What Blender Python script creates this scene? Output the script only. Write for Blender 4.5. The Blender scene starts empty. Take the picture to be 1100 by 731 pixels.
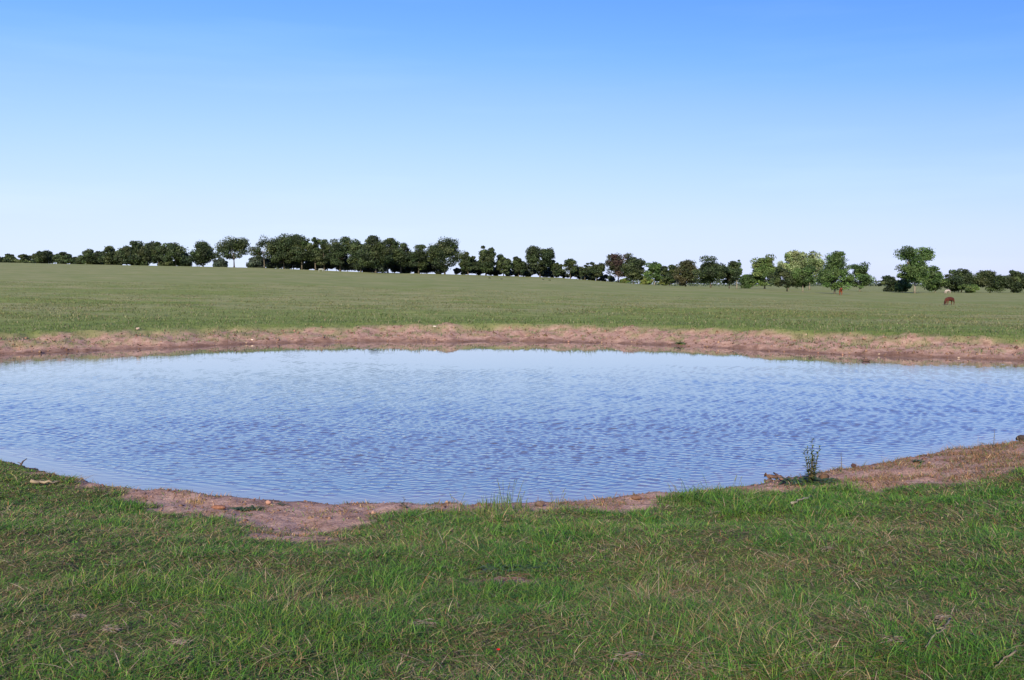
import bpy, math, random
import numpy as np
from mathutils import Vector, Matrix

scene = bpy.context.scene
C = scene.collection
R = math.radians

# ------------------------------------------------------------------ camera, sky, sun, exposure
EYE = 3.05                     # camera height above the pond's water (water is z = 0)
FPX = 950.0                    # focal length in photo pixels (photo 1100 x 731)
PITCH = math.atan((365.5 - 305.0) / FPX)
cd = bpy.data.cameras.new('camera'); cam = bpy.data.objects.new('camera', cd); C.objects.link(cam)
cam.location = (0, 0, EYE); cam.rotation_euler = (math.pi / 2 - PITCH, 0, 0)
cd.sensor_width = 36.0; cd.lens = 36.0 * FPX / 1100.0
cd.clip_start = 0.05; cd.clip_end = 20000
scene.camera = cam

SUN_EL, SUN_AZ = R(27), R(-165)          # azimuth from +Y towards +X: behind the camera, to the left
world = bpy.data.worlds.new('World'); scene.world = world; world.use_nodes = True
wn, wl = world.node_tree.nodes, world.node_tree.links
bg = wn['Background']
sky = wn.new('ShaderNodeTexSky'); sky.sky_type = 'NISHITA'; sky.sun_disc = False
sky.sun_elevation = SUN_EL; sky.sun_rotation = -SUN_AZ % (2 * math.pi)
sky.altitude = 200; sky.air_density = 1.0; sky.dust_density = 0.35; sky.ozone_density = 3.0
# the camera's cool, contrasty response to the sky: one tone curve per channel
pre = wn.new('ShaderNodeVectorMath'); pre.operation = 'MULTIPLY'; pre.inputs[1].default_value = (.095, .1007, .1)
crv = wn.new('ShaderNodeRGBCurve')
for k, pts in enumerate((((0, 0), (.10, .075), (.185, .178), (.285, .39), (.45, .60), (.60, .70), (1, .78)),
                         ((0, 0), (.15, .15), (.33, .42), (.50, .65), (.70, .80), (.85, .85), (1, .90)),
                         ((0, 0), (.25, .50), (.50, .97), (.75, 1.0), (1, 1.0)))):
    c = crv.mapping.curves[k]
    c.points[0].location = pts[0]; c.points[1].location = (1.0, min(pts[-1][1], 1.0))
    for q in pts[1:-1]: c.points.new(*q)
crv.mapping.update()
gn = wn.new('ShaderNodeVectorMath'); gn.operation = 'MULTIPLY'; gn.inputs[1].default_value = (10.0, 10.0, 11.2)
wl.new(sky.outputs['Color'], pre.inputs[0]); wl.new(pre.outputs['Vector'], crv.inputs['Color'])
tc = wn.new('ShaderNodeTexCoord'); mp = wn.new('ShaderNodeMapping'); mp.inputs['Scale'].default_value = (1.6, 1.6, 16)   # faint haze streaks
hz = wn.new('ShaderNodeTexNoise'); hz.inputs['Scale'].default_value = 1.7; hz.inputs['Detail'].default_value = 5
hr = wn.new('ShaderNodeMapRange'); hr.inputs['From Min'].default_value = .5; hr.inputs['From Max'].default_value = .75; hr.inputs['To Max'].default_value = .35
ha = wn.new('ShaderNodeVectorMath'); ha.operation = 'ADD'
wl.new(tc.outputs['Generated'], mp.inputs['Vector']); wl.new(mp.outputs['Vector'], hz.inputs['Vector']); wl.new(hz.outputs['Fac'], hr.inputs['Value'])
wl.new(crv.outputs['Color'], gn.inputs[0]); wl.new(gn.outputs['Vector'], ha.inputs[0]); wl.new(hr.outputs['Result'], ha.inputs[1]); wl.new(ha.outputs['Vector'], bg.inputs['Color'])
bg.inputs['Strength'].default_value = 0.0707
sl = bpy.data.lights.new('sun', 'SUN'); sl.energy = 5.0; sl.angle = R(1.2); sl.color = (1.0, 0.89, 0.64)
sun = bpy.data.objects.new('sun', sl); C.objects.link(sun)
sdir = Vector((math.sin(SUN_AZ) * math.cos(SUN_EL), math.cos(SUN_AZ) * math.cos(SUN_EL), math.sin(SUN_EL)))
sun.rotation_euler = sdir.to_track_quat('Z', 'Y').to_euler()
sun.location = sdir * 50
vs = scene.view_settings
vs.view_transform = 'Standard'; vs.look = 'None'; vs.gamma = 1.0; vs.use_curve_mapping = False
vs.exposure = 0.5
scene.cycles.max_bounces = 8; scene.cycles.transparent_max_bounces = 8

# ------------------------------------------------------------------ numbers
rng = np.random.default_rng(7)
random.seed(7)

def sstep(a, b, x):
    t = np.clip((np.asarray(x, float) - a) / (b - a), 0, 1)
    return t * t * (3 - 2 * t)

def _hash(ix, iy, seed):
    h = (ix.astype(np.int64) * 374761393 + iy.astype(np.int64) * 668265263 + seed * 1274126177) & 0xffffffff
    h = ((h ^ (h >> 13)) * 1274126177) & 0xffffffff
    h = h ^ (h >> 16)
    return (h & 0xffffff) / float(0xffffff)

def vnoise(x, y, seed=0):
    x = np.asarray(x, float); y = np.asarray(y, float)
    ix, iy = np.floor(x), np.floor(y)
    fx, fy = x - ix, y - iy
    fx = fx * fx * (3 - 2 * fx); fy = fy * fy * (3 - 2 * fy)
    a = _hash(ix, iy, seed); b = _hash(ix + 1, iy, seed); c = _hash(ix, iy + 1, seed); d = _hash(ix + 1, iy + 1, seed)
    return (a + (b - a) * fx) * (1 - fy) + (c + (d - c) * fx) * fy

def fbm(x, y, seed=0, oct=3):
    s, a, n = 0.0, 1.0, 0.0
    for k in range(oct):
        s = s + a * vnoise(x * 2 ** k + 17.3 * k, y * 2 ** k - 9.1 * k, seed + k); n += a; a *= 0.5
    return s / n                                       # 0..1

def ray(u, v):
    a, b = (u - 550.0) / FPX, (365.5 - v) / FPX
    cp, sp = math.cos(PITCH), math.sin(PITCH)
    d = np.array([a, cp + b * sp, -sp + b * cp])
    return d / np.linalg.norm(d)

def project(x, y, z):
    cp, sp = math.cos(PITCH), math.sin(PITCH)
    q = z - EYE
    dep = y * cp - q * sp
    up = y * sp + q * cp
    dep = np.where(dep < 0.05, 0.05, dep)
    return 550 + FPX * x / dep, 365.5 - FPX * up / dep

def on_water(u, v):
    d = ray(u, v); t = -EYE / d[2]
    return d[0] * t, d[1] * t

# pond outline on the water plane
near_uv = [(0, 493), (29, 503), (48, 508.5), (67, 511), (102, 519), (153, 526), (190, 530), (220, 533), (262, 537.6), (305, 541), (360, 543),
           (420, 544), (500, 544), (580, 542), (640, 538.5), (680, 533.5), (720, 532), (760, 529), (800, 524), (825, 518), (855, 513.5),
           (887, 509), (909, 505), (928, 500), (960, 496), (985, 493.5), (1003, 490), (1016, 484.5), (1049, 481), (1081, 477), (1100, 473.6)]
far_uv = [(0, 382), (100, 377.5), (200, 373.5), (275, 370), (340, 368.5), (400, 367.5), (480, 367.8), (550, 367), (650, 369), (750, 373), (825, 377.5),
          (900, 381.5), (1000, 384.5), (1100, 388)]
poly = [on_water(*p) for p in near_uv]
poly += [(13.6, 19.0), (18.5, 21.5), (22.3, 25.0), (23.5, 28.6)]
poly += [on_water(*p) for p in reversed(far_uv)]
poly += [(-24.5, 33.6), (-27.6, 29.5), (-26.5, 24.0), (-20.0, 19.0), (-13.5, 16.7)]
POLY = np.array(poly)

def shore(x, y):
    """signed distance to the shoreline: positive on land"""
    x = np.asarray(x, float); y = np.asarray(y, float)
    best = np.full(x.shape, 1e18); inside = np.zeros(x.shape, bool)
    n = len(POLY)
    for i in range(n):
        x0, y0 = POLY[i]; x1, y1 = POLY[(i + 1) % n]
        ex, ey = x1 - x0, y1 - y0
        t = np.clip(((x - x0) * ex + (y - y0) * ey) / (ex * ex + ey * ey), 0, 1)
        best = np.minimum(best, (x - x0 - t * ex) ** 2 + (y - y0 - t * ey) ** 2)
        c = ((y0 > y) != (y1 > y))
        with np.errstate(divide='ignore', invalid='ignore'):
            xi = x0 + (y - y0) * ex / (ey if ey != 0 else 1e-9)
        inside ^= c & (x < xi)
    d = np.sqrt(best)
    rag = (fbm(x * 1.3, y * 1.3, 8, 2) - .5) * .34 + (fbm(x * 4.5, y * 4.5, 9, 2) - .5) * .12
    rag = rag * (1 - np.clip(d / 6.0, 0, 1)) * (1 + 1.3 * sstep(24, 32, y))
    return np.where(inside, -d, d) + rag

# the pasture: where its rise ends (u -> distance, base line in the photo)
_u = np.array([-400, 0, 140, 280, 400, 500, 600, 700, 760, 850, 900, 985, 1100, 1500])
_D = np.array([420, 420, 350, 300, 285, 285, 300, 270, 240, 250, 240, 290, 310, 310.])
_V = np.array([285, 285, 286.5, 288.5, 293.5, 295.3, 298.5, 306.5, 309.5, 313, 315, 315.5, 315.5, 315.5])
_Z = EYE - (_V - 305.0) / FPX * _D
def crest(phi):
    u = 550 + FPX * np.tan(phi)
    return np.interp(u, _u, _D), np.interp(u, _u, _Z)

_nd = np.array([0, .12, .3, 1.0, 2.5, 5.0, 8.5, 12, 20]); _nz = np.array([0, .05, .09, .16, .34, .82, 1.33, 1.42, 1.44])
_fd = np.array([0, .15, .4, 1.2, 2.4, 3.3, 3.9, 5.2, 9.0]); _fz = np.array([0, .05, .09, .2, .36, .50, .68, .76, .80])

def wfar(x, y):
    return sstep(16, 29, y)

def height(x, y, detail=True):
    x = np.asarray(x, float); y = np.asarray(y, float)
    d = shore(x, y)
    dn = d
    if detail:
        dn = d + (fbm(x * .5, y * .5, 3, 2) - .5) * 1.2 * sstep(.3, 2.5, d)
    phi = np.clip(np.arctan2(x, y), -R(38), R(38))
    r = np.hypot(x, y)
    yy = r * np.cos(phi)
    Dc, Zc = crest(phi)
    side = sstep(R(38), R(95), np.abs(np.arctan2(x, y)))
    Zc = Zc * (1 - side) + 2.0 * side
    z_near = np.interp(dn, _nd, _nz)
    z_bank = np.interp(dn, _fd, _fz)
    t = (d - 9.0) / np.maximum(Dc - 52.0, 1)
    rise = Zc - .80
    tt = np.clip(t, 0, 1)
    sh = np.where(rise > 0, tt, tt ** .55)
    zf = z_bank + rise * sh
    over = np.clip((yy - Dc - 12) / 500.0, 0, 1)
    low = np.minimum(Zc - 1.0, -1.5)
    zf = np.where(yy > Dc + 12, zf + (low - Zc) * (over * over * (3 - 2 * over)), zf)
    w = wfar(x, y)
    z = z_near * (1 - w) + zf * w
    if detail:
        land = sstep(0.02, .8, d)
        fade = 1 - sstep(60, 300, r)
        z = z + land * (1 - w) * ((fbm(x * .45, y * .45, 11, 3) - .5) * .16 + (fbm(x * 3.1, y * 3.1, 12, 3) - .5) * .06)
        z = z + land * w * fade * (fbm(x * .12, y * .12, 13, 3) - .5) * .30 * sstep(3.5, 14, d)
        z = z + w * sstep(30, 120, d) * (fbm(x * .018, y * .018, 14, 2) - .5) * .5 * (1 - sstep(380, 500, r))
        bank = land * w * (1 - sstep(4, 6, d))
        z = z + bank * ((fbm(x * 1.1, y * 1.1, 15, 4) - .5) * .40 + (fbm(x * 3.5, y * 3.5, 17, 3) - .5) * .12)
        z = z + sstep(0.0, .25, d) * (1 - w) * (1 - sstep(1.5, 4, d)) * (fbm(x * 5, y * 5, 16, 3) - .5) * .07
    z = np.where(d < 0, np.maximum(-1.4, -.02 + d * .22), z)
    return z

def hit(u, v):
    d = ray(u, v)
    t = np.geomspace(2.0, 900, 4000)
    px, py, pz = d[0] * t, d[1] * t, EYE + d[2] * t
    hz = height(px, py)
    hz = np.maximum(hz, 0.0)
    k = np.argmax(pz < hz)
    if not (pz < hz).any(): k = len(t) - 1
    a, b = pz[k - 1] - hz[k - 1], hz[k] - pz[k]
    tt = t[k - 1] + (t[k] - t[k - 1]) * a / max(a + b, 1e-9)
    return Vector((d[0] * tt, d[1] * tt, float(hz[k])))

# edge between bare soil and grass on this side, in the photo
_bu = np.array([0, 60, 100, 160, 200, 260, 320, 365, 400, 440, 500, 550, 590, 640, 700, 740, 800, 850, 900, 950, 1000, 1050, 1100])
_bv = np.array([494, 511, 524, 541, 555, 571, 576, 568, 556, 548, 548, 545, 553, 555, 545, 534, 530, 529, 522, 523, 519, 513, 509])

bare = hit(545, 624)
def edge_metres(x, y):
    u, v = project(x, y, height(x, y, False))
    return (v - np.interp(u, _bu, _bv)) * np.maximum(y, .5) ** 2 / (FPX * 2.6)
def dirt_mask(x, y, d=None, patchw=.5):
    """1 on bare soil, 0 in grass"""
    x = np.asarray(x, float); y = np.asarray(y, float)
    if d is None: d = shore(x, y)
    w = wfar(x, y)
    u, v = project(x, y, height(x, y, False))
    vb = np.interp(u, _bu, _bv)
    m = (v - vb) * np.maximum(y, .5) ** 2 / (FPX * 2.6)           # metres of grass this side of the edge
    m = np.where(y < 3, 5.0, m)
    n = fbm(x * 1.6, y * 1.6, 31, 3) - .5
    near = 1 - sstep(-.22, .35, m + n * 1.9)
    e = np.hypot((x - bare.x) / .30, (y - bare.y) / .17) + (fbm(x * 6, y * 6, 33, 2) - .5) * .8
    near = np.maximum(near, 1 - sstep(.7, 1.15, e))
    n2 = fbm(x * .5, y * .5, 34, 3) - .5
    n3 = fbm(x * 2.6, y * 3.2, 35, 3) - .5
    lip = 4.0 + n2 * 1.6
    left = 1 - sstep(-14, -3, x)
    right = sstep(8, 15, x)
    far = 1 - sstep(-.7, .5, d - lip)
    patch = sstep(.06 - .12 * left - .05 * right, .14 - .10 * left, n3 * 1.0 + (d - 2.2) * .05) * sstep(.5, 1.4, d)
    far = far * (1 - patchw * patch)
    return near * (1 - w) + far * w

# ------------------------------------------------------------------ helpers
def tag(o, label=None, cat=None, group=None, kind=None):
    if label: o['label'] = label
    if cat: o['category'] = cat
    if group: o['group'] = group
    if kind: o['kind'] = kind
    return o

def empty(name, loc, rz=0):
    o = bpy.data.objects.new(name, None); C.objects.link(o)
    o.location = loc; o.rotation_euler = (0, 0, rz); o.empty_display_size = .2
    return o

def np_mesh(name, V, loops, starts, totals, mat, col=None, smooth=False, parent=None):
    me = bpy.data.meshes.new(name)
    me.vertices.add(len(V)); me.vertices.foreach_set('co', np.ascontiguousarray(V, np.float32).ravel())
    me.loops.add(len(loops)); me.loops.foreach_set('vertex_index', np.ascontiguousarray(loops, np.int32).ravel())
    me.polygons.add(len(starts)); me.polygons.foreach_set('loop_start', np.ascontiguousarray(starts, np.int32))
    me.polygons.foreach_set('loop_total', np.ascontiguousarray(totals, np.int32))
    if smooth: me.polygons.foreach_set('use_smooth', np.ones(len(starts), bool))
    if col is not None:
        a = me.color_attributes.new('tint', 'FLOAT_COLOR', 'POINT')
        c4 = np.ones((len(V), 4), np.float32); c4[:, :3] = col
        a.data.foreach_set('color', c4.ravel())
    me.update(calc_edges=True); me.validate()
    me.materials.append(mat)
    o = bpy.data.objects.new(name, me); C.objects.link(o)
    if parent is not None: o.parent = parent
    return o

class MB:
    """collects tubes, leaves and lumps into one mesh with a colour per point"""
    def __init__(s): s.v, s.f, s.c = [], [], []
    def tube(s, pts, rad, col, n=6):
        pts = [Vector(p) for p in pts]; base = len(s.v); m = len(pts)
        if not hasattr(rad, '__len__'): rad = [rad] * m
        for i, p in enumerate(pts):
            t = (pts[min(i + 1, m - 1)] - pts[max(i - 1, 0)])
            t = t.normalized() if t.length > 1e-9 else Vector((0, 0, 1))
            a = t.orthogonal().normalized() if abs(t.z) < .9 else Vector((1, 0, 0)).cross(t).normalized()
            b = t.cross(a)
            for k in range(n):
                q = 2 * math.pi * k / n
                s.v.append(p + (a * math.cos(q) + b * math.sin(q)) * rad[i]); s.c.append(col)
        for i in range(m - 1):
            for k in range(n):
                k2 = (k + 1) % n
                s.f.append((base + i * n + k, base + i * n + k2, base + (i + 1) * n + k2, base + (i + 1) * n + k))
        s.f.append(tuple(base + k for k in reversed(range(n)))); s.f.append(tuple(base + (m - 1) * n + k for k in range(n)))
    def leaf(s, p, d, L, W, col, droop=.4, fold=.15, seg=4):
        p = Vector(p); d = Vector(d).normalized()
        side = d.cross(Vector((0, 0, 1)))
        side = side.normalized() if side.length > 1e-4 else Vector((1, 0, 0))
        up = side.cross(d).normalized()
        base = len(s.v)
        for i in range(seg + 1):
            t = i / seg
            c = p + d * (L * t) + Vector((0, 0, -droop * L * t * t))
            w = W * (math.sin(math.pi * min(1, t * .92 + .08)) ** .8) * .5
            s.v += [c - side * w + up * (fold * w), c, c + side * w + up * (fold * w)]; s.c += [col] * 3
        for i in range(seg):
            a = base + i * 3
            s.f += [(a, a + 1, a + 4, a + 3), (a + 1, a + 2, a + 5, a + 4)]
    def lump(s, p, r, col, sc=(1, 1, .7), seed=0, seg=8, rings=6):
        rr = random.Random(seed); p = Vector(p); base = len(s.v)
        ph = [rr.uniform(0, 6.28) for _ in range(6)]
        def rad(a, e):
            return r * (1 + .22 * math.sin(2 * a + ph[0]) * math.cos(e) + .16 * math.sin(3 * a + ph[1] + 2 * e) + .12 * math.sin(5 * a + ph[2]) * math.sin(3 * e + ph[3]) + rr.uniform(-.08, .08))
        for i in range(1, rings):
            e = -math.pi / 2 + math.pi * i / rings
            for k in range(seg):
                a = 2 * math.pi * k / seg; q = rad(a, e)
                s.v.append(p + Vector((math.cos(a) * math.cos(e) * q * sc[0], math.sin(a) * math.cos(e) * q * sc[1], math.sin(e) * q * sc[2]))); s.c.append(col)
        s.v.append(p + Vector((0, 0, -r * sc[2]))); s.v.append(p + Vector((0, 0, r * sc[2]))); s.c += [col] * 2
        bo, to = len(s.v) - 2, len(s.v) - 1
        for i in range(rings - 2):
            for k in range(seg):
                k2 = (k + 1) % seg
                s.f.append((base + i * seg + k, base + i * seg + k2, base + (i + 1) * seg + k2, base + (i + 1) * seg + k))
        for k in range(seg):
            k2 = (k + 1) % seg
            s.f.append((base + k2, base + k, bo)); s.f.append((base + (rings - 2) * seg + k, base + (rings - 2) * seg + k2, to))
    def build(s, name, mat, parent=None, smooth=True):
        me = bpy.data.meshes.new(name); me.from_pydata([tuple(v) for v in s.v], [], s.f); me.update()
        a = me.color_attributes.new('tint', 'FLOAT_COLOR', 'POINT')
        c4 = np.ones((len(s.v), 4), np.float32); c4[:, :3] = np.array(s.c, np.float32)
        a.data.foreach_set('color', c4.ravel())
        if smooth: me.polygons.foreach_set('use_smooth', np.ones(len(me.polygons), bool))
        me.materials.append(mat)
        o = bpy.data.objects.new(name, me); C.objects.link(o)
        if parent is not None: o.parent = parent
        return o

# ------------------------------------------------------------------ materials
def nodes_of(name):
    m = bpy.data.materials.new(name); m.use_nodes = True
    return m, m.node_tree.nodes, m.node_tree.links

def leaf_material(name, transl=.35, rough=.6, spec=.25, vary=.0, scale=1.0):
    m, n, l = nodes_of(name)
    p = n['Principled BSDF']; out = n['Material Output']
    at = n.new('ShaderNodeAttribute'); at.attribute_name = 'tint'
    src = at.outputs['Color']
    if vary:
        geo = n.new('ShaderNodeNewGeometry')
        nz = n.new('ShaderNodeTexNoise'); nz.inputs['Scale'].default_value = scale; nz.inputs['Detail'].default_value = 4
        l.new(geo.outputs['Position'], nz.inputs['Vector'])
        mr = n.new('ShaderNodeMapRange'); mr.inputs['To Min'].default_value = 1 - vary; mr.inputs['To Max'].default_value = 1 + vary
        mr.inputs['From Min'].default_value = .3; mr.inputs['From Max'].default_value = .7
        l.new(nz.outputs['Fac'], mr.inputs['Value'])
        vm = n.new('ShaderNodeVectorMath'); vm.operation = 'SCALE'
        l.new(src, vm.inputs[0]); l.new(mr.outputs['Result'], vm.inputs['Scale']); src = vm.outputs['Vector']
    l.new(src, p.inputs['Base Color']); p.inputs['Roughness'].default_value = rough
    p.inputs['Specular IOR Level'].default_value = spec
    if transl > 0:
        tr = n.new('ShaderNodeBsdfTranslucent'); l.new(src, tr.inputs['Color'])
        mx = n.new('ShaderNodeMixShader'); mx.inputs['Fac'].default_value = transl
        l.new(p.outputs['BSDF'], mx.inputs[1]); l.new(tr.outputs['BSDF'], mx.inputs[2]); l.new(mx.outputs['Shader'], out.inputs['Surface'])
    return m

M_GRASS = leaf_material('grass_blades', .35, .55, .3)
M_DRY = leaf_material('dry_straw', .2, .8, .1)
M_LEAF = leaf_material('tree_leaves', .22, .55, .3, .25, .9)
M_WEED = leaf_material('weed_leaves', .3, .5, .3, .2, 30)
M_BARK = leaf_material('bark', 0, .95, .1, .45, 6)
M_STONE = leaf_material('stone_and_clods', 0, .95, .1, .3, 25)
M_HIDE = leaf_material('cow_hide', 0, .75, .2, .25, 3)

def ground_material():
    m, n, l = nodes_of('ground_soil_and_pasture')
    p = n['Principled BSDF']
    p.inputs['Roughness'].default_value = .95; p.inputs['Specular IOR Level'].default_value = .1
    geo = n.new('ShaderNodeNewGeometry')
    def noise(scale, detail=4, rough=.55, sx=1, sy=1, sz=1):
        mp = n.new('ShaderNodeMapping'); mp.inputs['Scale'].default_value = (sx, sy, sz)
        l.new(geo.outputs['Position'], mp.inputs['Vector'])
        t = n.new('ShaderNodeTexNoise'); t.inputs['Scale'].default_value = scale; t.inputs['Detail'].default_value = detail; t.inputs['Roughness'].default_value = rough
        l.new(mp.outputs['Vector'], t.inputs['Vector']); return t.outputs['Fac']
    def ramp(fac, stops):
        r = n.new('ShaderNodeValToRGB'); e = r.color_ramp.elements
        while len(e) < len(stops): e.new(.5)
        for k, (pos, c) in enumerate(stops): e[k].position = pos; e[k].color = (*c, 1)
        l.new(fac, r.inputs['Fac']); return r.outputs['Color']
    def attr(a):
        t = n.new('ShaderNodeAttribute'); t.attribute_name = a; return t.outputs['Fac']
    def mix(f, a, b, mode='MIX'):
        x = n.new('ShaderNodeMix'); x.data_type = 'RGBA'; x.blend_type = mode
        if isinstance(f, float): x.inputs['Factor'].default_value = f
        else: l.new(f, x.inputs['Factor'])
        l.new(a, x.inputs['A']); l.new(b, x.inputs['B']); return x.outputs['Result']
    soil = ramp(noise(3.0, 8, .65), [(.30, (.18, .105, .082)), (.44, (.35, .215, .17)), (.57, (.44, .285, .23)), (.75, (.54, .385, .315))])
    grit = ramp(noise(38, 3, .6), [(.3, (.45, .42, .40)), (.5, (.9, .9, .9)), (.7, (1.25, 1.2, 1.15))])
    soil = mix(1.0, soil, grit, 'MULTIPLY')
    thatch = ramp(noise(42, 8, .72), [(.3, (.035, .045, .012)), (.45, (.075, .085, .028)), (.58, (.13, .11, .05)), (.72, (.23, .18, .095))])
    lush = ramp(noise(.9, 6, .65, .5, 1, 1), [(.3, (.085, .125, .030)), (.5, (.14, .185, .045)), (.7, (.21, .24, .075))])
    worn = ramp(noise(.45, 7, .68, .45, 1, 1), [(.28, (.105, .145, .042)), (.45, (.178, .202, .078)), (.58, (.235, .234, .108)), (.72, (.315, .275, .16))])
    field = mix(attr('lush'), worn, lush)
    grass = mix(attr('far'), thatch, field)
    col = mix(attr('dirt'), grass, soil)
    wet = n.new('ShaderNodeMix'); wet.data_type = 'RGBA'; wet.blend_type = 'MULTIPLY'
    l.new(attr('wet'), wet.inputs['Factor']); l.new(col, wet.inputs['A']); wet.inputs['B'].default_value = (.42, .40, .40, 1)
    l.new(wet.outputs['Result'], p.inputs['Base Color'])
    b = n.new('ShaderNodeBump'); b.inputs['Strength'].default_value = .6; b.inputs['Distance'].default_value = .05
    l.new(noise(11, 6, .7), b.inputs['Height']); l.new(b.outputs['Normal'], p.inputs['Normal'])
    return m

def water_material():
    m, n, l = nodes_of('rippled_pond_water')
    out = n['Material Output']; n.remove(n['Principled BSDF'])
    at = n.new('ShaderNodeAttribute'); at.attribute_name = 'tint'
    body = n.new('ShaderNodeBsdfDiffuse'); l.new(at.outputs['Color'], body.inputs['Color'])
    gl = n.new('ShaderNodeBsdfGlossy'); gl.inputs['Roughness'].default_value = .02; gl.inputs['Color'].default_value = (1, 1, 1, 1)
    fr = n.new('ShaderNodeFresnel'); fr.inputs['IOR'].default_value = 1.333
    pw = n.new('ShaderNodeMath'); pw.operation = 'POWER'; pw.inputs[1].default_value = .55; l.new(fr.outputs['Fac'], pw.inputs[0])
    mx = n.new('ShaderNodeMixShader'); l.new(pw.outputs[0], mx.inputs['Fac']); l.new(body.outputs['BSDF'], mx.inputs[1]); l.new(gl.outputs['BSDF'], mx.inputs[2])
    l.new(mx.outputs['Shader'], out.inputs['Surface'])
    return m

# ------------------------------------------------------------------ ground: one sheet to the horizon
def build_ground():
    rad = np.geomspace(.4, 9000, 980)
    ang = np.concatenate([np.linspace(-180, -40, 46)[:-1], np.linspace(-40, 40, 480), np.linspace(40, 180, 46)[1:-1]])
    nr, na = len(rad), len(ang)
    A, RR = np.meshgrid(np.radians(ang), rad)
    X = (RR * np.sin(A)).ravel(); Y = (RR * np.cos(A)).ravel()
    d = shore(X, Y)
    Z = height(X, Y)
    V = np.stack([X, Y, Z], 1)
    V = np.vstack([V, [[0, 0, float(height(np.array([0.]), np.array([0.]))[0])]]])
    i = np.arange(nr - 1)[:, None]; j = np.arange(na)[None, :]; j2 = (j + 1) % na
    q = np.stack([np.broadcast_to(i * na + j, (nr - 1, na)), np.broadcast_to((i + 1) * na + j, (nr - 1, na)),
                  (i + 1) * na + j2 + 0 * i, i * na + j2 + 0 * i], -1).reshape(-1, 4)
    q = q[:, [0, 3, 2, 1]][:, ::-1]
    tri = np.stack([np.full(na, nr * na), (np.arange(na) + 1) % na, np.arange(na)], 1)[:, ::-1]
    tri = tri[:, ::-1]
    loops = np.concatenate([q[:, ::-1].ravel()[::1], tri.ravel()])
    starts = np.concatenate([np.arange(len(q)) * 4, len(q) * 4 + np.arange(na) * 3])
    totals = np.concatenate([np.full(len(q), 4), np.full(na, 3)])
    o = np_mesh('ground', V, loops, starts, totals, ground_material(), smooth=True)
    def fa(name, vals):
        a = o.data.attributes.new(name, 'FLOAT', 'POINT')
        a.data.foreach_set('value', np.append(vals, vals[0]).astype(np.float32))
    w = wfar(X, Y)
    fa('dirt', dirt_mask(X, Y, d)); fa('far', sstep(.2, .6, np.maximum(w, sstep(18, 26, np.hypot(X, Y)))))
    n = fbm(X * .05, Y * .11, 41, 3) - .5
    n2 = fbm(X * .02, Y * .05, 43, 3) - .5
    right = sstep(-20, 60, X)
    lush = 1 - sstep(9, 22, d + n * 14)
    lush = np.maximum(lush, sstep(.02, .2, n + .10 * right) * (.75 * (1 - sstep(20, 90, d)) + .35))
    lush = np.maximum(lush, .75 * right * sstep(-.06, .12, n2) * sstep(50, 80, d) * (1 - sstep(110, 170, d)))
    n3 = fbm(X * .22, Y * .45, 46, 3)
    lush = np.maximum(lush, .85 * sstep(.60, .70, n3) * (1 - sstep(60, 150, d)))
    lush = lush * (.3 + .7 * sstep(3.2, 6, d + n * 4))
    fa('lush', np.clip(lush, 0, 1))
    fa('wet', (1 - sstep(.10, .35 + .45 * w, d + (fbm(X * 2, Y * 2, 44, 2) - .5) * (.25 + .3 * w))))
    tag(o, kind='structure')
    # normals up
    if o.data.polygons[1000].normal.z < 0: o.data.flip_normals()
    return o

# ------------------------------------------------------------------ water: real ripples on the pond
def build_water():
    """a sheet whose rows follow the distance from the shore where one stands; waves are geometry"""
    ys = [11.2]
    while ys[-1] < 48.5: ys.append(ys[-1] + .0135 * (ys[-1] / 12.0) ** 1.15)
    ys = np.array(ys)
    ss = np.linspace(-1.0, 1.0, 1900)
    S, Yg = np.meshgrid(ss, ys)
    half = 31.0
    X = S * (half * (.42 + .58 * sstep(11, 26, Yg))); Y = Yg
    d = -shore(X, Y)
    calm = sstep(.02, .8, d) * (1 - .97 * sstep(22, 38, Y + .16 * X + (fbm(X * .10, Y * .3, 57, 3) - .5) * 12))
    amp = (.6 + .4 * sstep(.3, 4, d)) * (.02 + .98 * calm)
    Z = np.zeros_like(X)
    g = np.random.default_rng(5)
    wx = X + .5 * (fbm(X * .3, Y * .3, 51, 2) - .5) * 2; wy = Y + .35 * (fbm(X * .35, Y * .35, 52, 2) - .5) * 2
    dy = .0135 * (Yg / 12.0) ** 1.15
    for k in range(40):
        lam = float(np.exp(g.uniform(np.log(.065), np.log(.24))))
        th = g.normal(R(92), R(27))
        kx, ky = math.cos(th) * 2 * math.pi / lam, math.sin(th) * 2 * math.pi / lam
        a = .0125 * lam * g.uniform(.5, 1.2)
        if k % 4 == 0: env = vnoise(X * .7 + 31 * k, Y * .7 - 17 * k, 60 + k)
        a = a * sstep(2.2, 3.6, lam / dy)
        Z += a * np.sin(kx * wx + ky * wy + g.uniform(0, 6.28)) * (.5 + 1.0 * env)
    gust = .90 + .22 * sstep(.3, .7, fbm(X * .10, Y * .28, 58, 3))
    Z *= amp * gust * .41 * (1 - .38 * sstep(16, 30, Y))
    V = np.stack([X.ravel(), Y.ravel(), Z.ravel()], 1)
    nr, na = X.shape
    i = np.arange(nr - 1)[:, None]; j = np.arange(na - 1)[None, :]
    q = np.stack([i * na + j, i * na + j + 1, (i + 1) * na + j + 1, (i + 1) * na + j], -1).reshape(-1, 4)
    sh = (1 - sstep(.0, 1.1, d.ravel() + (fbm(X * .7, Y * .7, 59, 3).ravel() - .5) * .8))[:, None]
    col = np.array([.105, .108, .115]) * (1 - sh) + np.array([.22, .165, .14]) * sh
    keep = (d.ravel()[q] > -1.2).any(1)
    q = q[keep]
    o = np_mesh('water', V, q.ravel(), np.arange(len(q)) * 4, np.full(len(q), 4), water_material(), col, smooth=True)
    return tag(o, kind='structure')

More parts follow.
